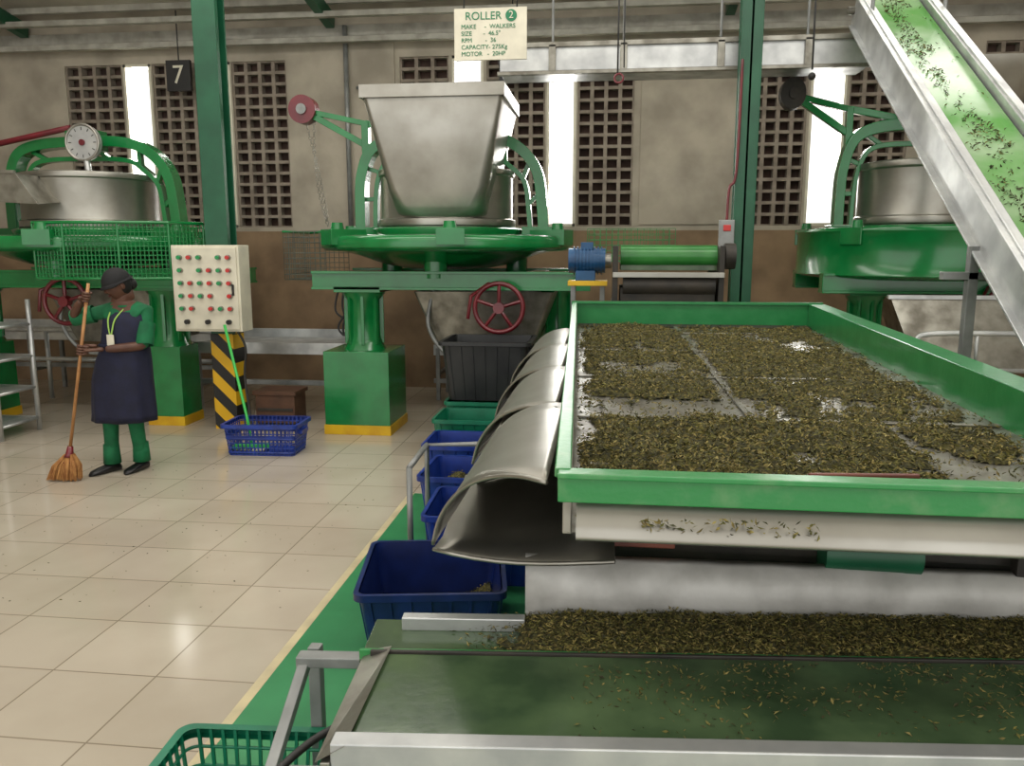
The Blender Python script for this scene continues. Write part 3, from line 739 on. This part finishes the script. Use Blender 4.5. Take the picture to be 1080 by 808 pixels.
# ---------------------------------------------------------------- worker
def skin_mesh(vs,es,rr,root=0,sub=2):
    me=bpy.data.meshes.new('tmp'); me.from_pydata(vs,es,[]); ob=bpy.data.objects.new('tmp',me); sc.collection.objects.link(ob)
    ob.modifiers.new('s','SKIN').use_smooth_shade=True
    for i,d in enumerate(me.skin_vertices[0].data):
        r=rr[i]; d.radius=r if isinstance(r,tuple) else (r,r); d.use_root=(i==root)
    ob.modifiers.new('u','SUBSURF').levels=sub
    dg=bpy.context.evaluated_depsgraph_get(); dg.update(); ev=ob.evaluated_get(dg); m2=ev.to_mesh()
    V2=[v.co.copy() for v in m2.vertices]; F2=[tuple(p.vertices) for p in m2.polygons]; ev.to_mesh_clear()
    bpy.data.objects.remove(ob); bpy.data.meshes.remove(me); return V2,F2
b=B('factory_worker',(-3.71,5.72,0))
J=dict(pel=(.03,0,.86),wai=(.06,0,1.0),che=(.10,0,1.15),upc=(.11,0,1.24),nek=(.105,-.02,1.33),hed=(.095,-.04,1.42),
 rs=(-.05,-.02,1.25),re=(-.29,-.08,1.20),rw=(-.12,-.20,1.345),
 ls=(.25,.02,1.25),le=(.27,-.07,1.0),lw=(.03,-.20,.985),
 rh=(-.06,0,.82),rk=(-.075,-.035,.46),ra=(-.10,-.02,.10),
 lh=(.12,.01,.82),lk=(.10,.0,.46),la=(.09,.07,.10))
R_=dict(pel=(.15,.11),wai=(.125,.10),che=(.14,.11),upc=(.11,.09),nek=.052,hed=.06,rs=.062,re=.044,rw=.027,ls=.062,le=.044,lw=.027,rh=.095,rk=.065,ra=.05,lh=.095,lk=.065,la=.05)
nm=list(J); ix={k:i for i,k in enumerate(nm)}
E=[('pel','wai',GCLOTH),('wai','che',GCLOTH),('che','upc',GCLOTH),('upc','nek',SKIN),('nek','hed',SKIN),('upc','rs',GCLOTH),('rs','re',GCLOTH),('re','rw',SKIN),('upc','ls',GCLOTH),('ls','le',GCLOTH),('le','lw',SKIN),('pel','rh',GCLOTH),('rh','rk',GCLOTH),('rk','ra',GCLOTH),('pel','lh',GCLOTH),('lh','lk',GCLOTH),('lk','la',GCLOTH)]
sv,sf=skin_mesh([J[k] for k in nm],[(ix[a],ix[c]) for a,c,_ in E],[R_[k] for k in nm])
def segd(p,a,c):
    a=V(a);c=V(c);t=max(0,min(1,(p-a).dot(c-a)/(c-a).length_squared)); return (p-a.lerp(c,t)).length
base=len(b.v)
groups={}
for f_ in sf:
    c=sum((sv[i] for i in f_),V())/len(f_)
    m=min(E,key=lambda e:segd(c,J[e[0]],J[e[1]]))[2]
    groups.setdefault(m.name,(m,[]))[1].append(f_)
off=V(b.o)
b.v+= [p+off for p in sv]
for m,fs in groups.values():
    k=b.mi(m)
    for f_ in fs: b.f.append([i+base for i in f_]); b.m.append(k); b.sm.append(True)
for p,q,r in(('rs','re',.056),('ls','le',.056)):
    P0=V(J[p]);P1=V(J[q]); b.tube([P0.lerp(P1,.35),P0.lerp(P1,.7),P0.lerp(P1,.98)],[r+.012,r+.008,r+.006],GCLOTH,n=16,cap=False)
rg=[(1.285,.10,.02,.085,.075),(1.25,.10,.01,.155,.115),(1.18,.10,.0,.175,.135),(1.08,.09,.0,.18,.14),(.98,.07,0,.18,.14),(.88,.05,0,.205,.155),(.74,.03,.0,.225,.17),(.58,.02,.01,.235,.175),(.46,.015,.02,.24,.18),(.41,.01,.02,.242,.182)]
rings=[]
for z,cx,cy,rx,ry in rg:
    r=sring(cx,cy,z,rx,ry,2.2,64); fo=max(0,(1.0-z))*.028
    for k,p in enumerate(r):
        a=2*math.pi*k/64; g=1+fo*(math.sin(a*9+z*3)+.6*math.sin(a*5+1))/rx*.6; p.x=cx+(p.x-cx)*g; p.y=cy+(p.y-cy)*g
    rings.append(r)
hem=[V((p.x*.97+.0,p.y*.97,p.z+.004)) for p in rings[-1]]
b.loft(rings+[hem],NAVY)
b.tube([V((p.x*1.0,p.y,p.z)) for p in sring(.075,0,1.0,.187,.147,2.2,40)],.012,NAVY,closed=True)
b.tube(smooth_path([(.05,-.06,1.31),(.03,-.125,1.2),(.06,-.155,1.08),(.09,-.135,1.2),(.15,-.06,1.30)]),.006,TAPE,n=6)
b.box((.06,-.163,1.05),(.055,.006,.08),CREAM)
b.tube(sring(.105,-.015,1.29,.066,.06,2,24),.014,GCLOTH,closed=True)
hc=V((.085,-.06,1.452)); fd=V((-.6,-.78,-.38)).normalized(); zax=V((0,0,1))
yax=-fd; xax=yax.cross(zax).normalized(); zz=xax.cross(yax).normalized(); HR=Matrix((xax,yax,zz)).transposed()
vs=[];fs=[];n,k_=32,24
for i in range(k_+1):
    a=math.pi*i/k_
    for j in range(n):
        t=2*math.pi*j/n; x=math.sin(a)*math.cos(t); y=math.sin(a)*math.sin(t); z=math.cos(a)
        px,py,pz=x*.073,y*.092,z*.112
        if z<0: px*=1-.28*(-z)**1.3; py*=1-.12*(-z)**1.5
        if y<0:
            py-= .022*math.exp(-((px/.012)**2)-(((pz+.012)/.02)**2))
            py+= .010*math.exp(-(((abs(px)-.030)/.014)**2)-(((pz-.008)/.012)**2))
            py-= .006*math.exp(-((px/.022)**2)-(((pz+.052)/.008)**2))
            py-= .008*math.exp(-((px/.024)**2)-(((pz+.09)/.014)**2))
        vs.append(hc+HR@V((px,py,pz)))
for i in range(k_):
    for j in range(n): fs.append((i*n+j,i*n+n+j,i*n+n+(j+1)%n,i*n+(j+1)%n))
b.add(vs,fs,SKIN,True)
for s_ in(-1,1):
    b.ball(hc+HR@V((s_*.030,-.074,.008)),(.012,.008,.008),EYEW,HR,10,6); b.ball(hc+HR@V((s_*.030,-.081,.007)),.0055,HAIRM,None,8,6)
    b.tube([hc+HR@V((s_*.014,-.090,.026)),hc+HR@V((s_*.030,-.086,.031)),hc+HR@V((s_*.046,-.074,.026))],.004,HAIRM,n=6)
    b.ball(hc+HR@V((s_*.074,.006,-.004)),(.008,.018,.030),SKIN,HR,10,8)
    b.ball(hc+HR@V((s_*.008,-.103,-.020)),(.006,.007,.006),SKIN,HR,8,6)
b.ball(hc+HR@V((0,-.090,-.049)),(.024,.006,.005),LIP,HR,12,6); b.ball(hc+HR@V((0,-.088,-.057)),(.020,.006,.005),LIP,HR,12,6)
b.ball(hc+HR@V((0,.022,.008)),(.079,.082,.10),HAIRM,HR,20,12); b.ball(hc+HR@V((0,.10,-.03)),(.045,.035,.045),HAIRM,HR,14,8)
cap=[]
for i in range(9):
    a=math.pi/2*i/8; z=.02+.11*math.sin(a); r=math.cos(a)
    cap.append([hc+HR@V((.09*r*math.cos(t),.108*r*math.sin(t)+.004,z)) for t in [2*math.pi*j/32 for j in range(32)]])
b.loft(cap,CAPM)
br=[]
for rr_,dz in((1.0,.024),(1.1,.016),(1.12,.02),(1.0,.032)):
    br.append([hc+HR@V((.09*rr_*math.cos(t),.108*(rr_+(.9*(rr_-1) if math.sin(t)<-.2 else 0))*math.sin(t)+.004,dz-(.01 if math.sin(t)<-.2 and rr_>1 else 0))) for t in [2*math.pi*j/32 for j in range(32)]])
b.loft(br,CAPM)
PT=V((-.035,-.225,1.47)); PB=V((-.27,-.275,.20)); AX=(PT-PB).normalized()
def hand(w,P,side):
    W=(P-w); W-=AX*W.dot(AX); W.normalize(); Sx=AX.cross(W).normalized()*side
    kn=P-W*.022+Sx*.016
    v2,f2=skin_mesh([tuple(p) for p in (w,w.lerp(kn,.5),kn)],[(0,1),(1,2)],[(.024,.02),(.034,.016),(.038,.014)],0,2); b.add(v2,f2,SKIN,True)
    for i,(L,rd) in enumerate(((200,.0088),(225,.0092),(215,.009),(180,.0078))):
        o=AX*((1.5-i)*.0195)
        pts=[w.lerp(kn,.75)+o*.7]+[P+o+(-W*math.cos(math.radians(f_))+Sx*math.sin(math.radians(f_)))*.0235 for f_ in np.linspace(35,L,7)]
        sp=smooth_path(pts,2); b.tube(sp,[rd*1.08]*3+[rd]*(len(sp)-5)+[rd*.85,rd*.6],SKIN,n=8)
    pts=[w.lerp(kn,.4)+AX*.03]+[P+AX*.034+(-W*math.cos(math.radians(f_))-Sx*math.sin(math.radians(f_)))*.0235 for f_ in np.linspace(20,130,5)]
    sp=smooth_path(pts,2); b.tube(sp,[.013]*3+[.0105]*(len(sp)-4)+[.007],SKIN,n=8)
hand(V(J['rw']),PB+AX*((1.37-PB.z)/AX.z),-1)
hand(V(J['lw']),PB+AX*((.985-PB.z)/AX.z),1)
for a,dr in((J['ra'],V((-.45,-.89,0))),(J['la'],V((-.15,-.98,0)))):
    a=V(a);dr.normalize(); sd=V((-dr.y,dr.x,0)); rings=[]
    for t,w,h in((-.065,.018,.04),(-.05,.032,.07),(0,.037,.085),(.06,.038,.065),(.12,.045,.05),(.165,.038,.036),(.19,.014,.018)):
        c=V((a.x,a.y,0))+dr*t; rings.append([c+sd*w*math.cos(q)+V((0,0,h/2+h/2*math.sin(q)+.001)) for q in [2*math.pi*j/16 for j in range(16)]])
    b.loft(rings,SHOE,cap0=True,cap1=True); 
    b.tube([a+V((0,0,.12)),a+V((0,0,-.03))],[.058,.066],GCLOTH,n=16,cap=True)
wk=b.done()
b=B('straw_broom',(-3.71,5.72,0)); b.tube([PT,PB],.012,WOOD,n=10)
D=(PB-PT).normalized(); hd=PB; bt=V((-.31,-.30,.012))
b.tube([hd+AX*.06,hd,hd-AX*.02],[.02,.028,.04],RED,n=12)
for k in range(420):
    a=random.uniform(-1,1); c=random.uniform(-1,1)
    s_=hd+V((a*.03,c*.02,0)); e=V((bt.x+a*.125,bt.y+c*.045,.004+random.random()*.02)); mid=s_.lerp(e,.5)+V((a*.02,c*.012,.01))
    b.tube([s_,mid,e],[.004,.0035,.002],STRAW,n=4,cap=False)
b.tube(sring(hd.x-.012,hd.y-.004,hd.z-.06,.055,.035,2,20),.006,RED,closed=True)
b.done()
P=[(random.uniform(-4.6,-1.5),random.uniform(3.4,6.2),.004) for _ in range(300)]
leaf_obj('leaf_crumbs',np.array(P),.008,.018,None,.1,[LEAF3,LEAF1,LEAF3])

# ---------------------------------------------------------------- lights, world, camera
w=bpy.data.worlds.new('World'); sc.world=w; w.use_nodes=True
bg=w.node_tree.nodes['Background']; bg.inputs['Color'].default_value=(1,.98,.94,1); bg.inputs['Strength'].default_value=1.6
def area(name,loc,size,sy,power,rot=(0,0,0),col=(1,.96,.90)):
    l=bpy.data.lights.new(name,'AREA'); l.shape='RECTANGLE'; l.size=size; l.size_y=sy; l.energy=power; l.color=col
    o=bpy.data.objects.new(name,l); o.location=loc; o.rotation_euler=rot; sc.collection.objects.link(o)
area('skylight_lamp',(-3.5,4.2,5.1),6,1.0,115); area('skylight_lamp',(2,4.2,5.1),4,1.0,100); area('skylight_lamp',(-1,1.0,5.2),9,1.2,105)
area('skylight_lamp',(-1,7.0,4.75),10,.5,125)
area('outside_daylight',(-1,11.2,3.6),15,2.6,2600,(math.radians(-75),0,0),(1,.98,.94))
cam=bpy.data.cameras.new('camera'); co=bpy.data.objects.new('camera',cam); sc.collection.objects.link(co)
co.location=(0,0,1.72); co.rotation_euler=(math.radians(90-9.48),0,math.radians(6.7)); cam.sensor_width=36; cam.lens=28.33; cam.clip_start=.05
sc.camera=co
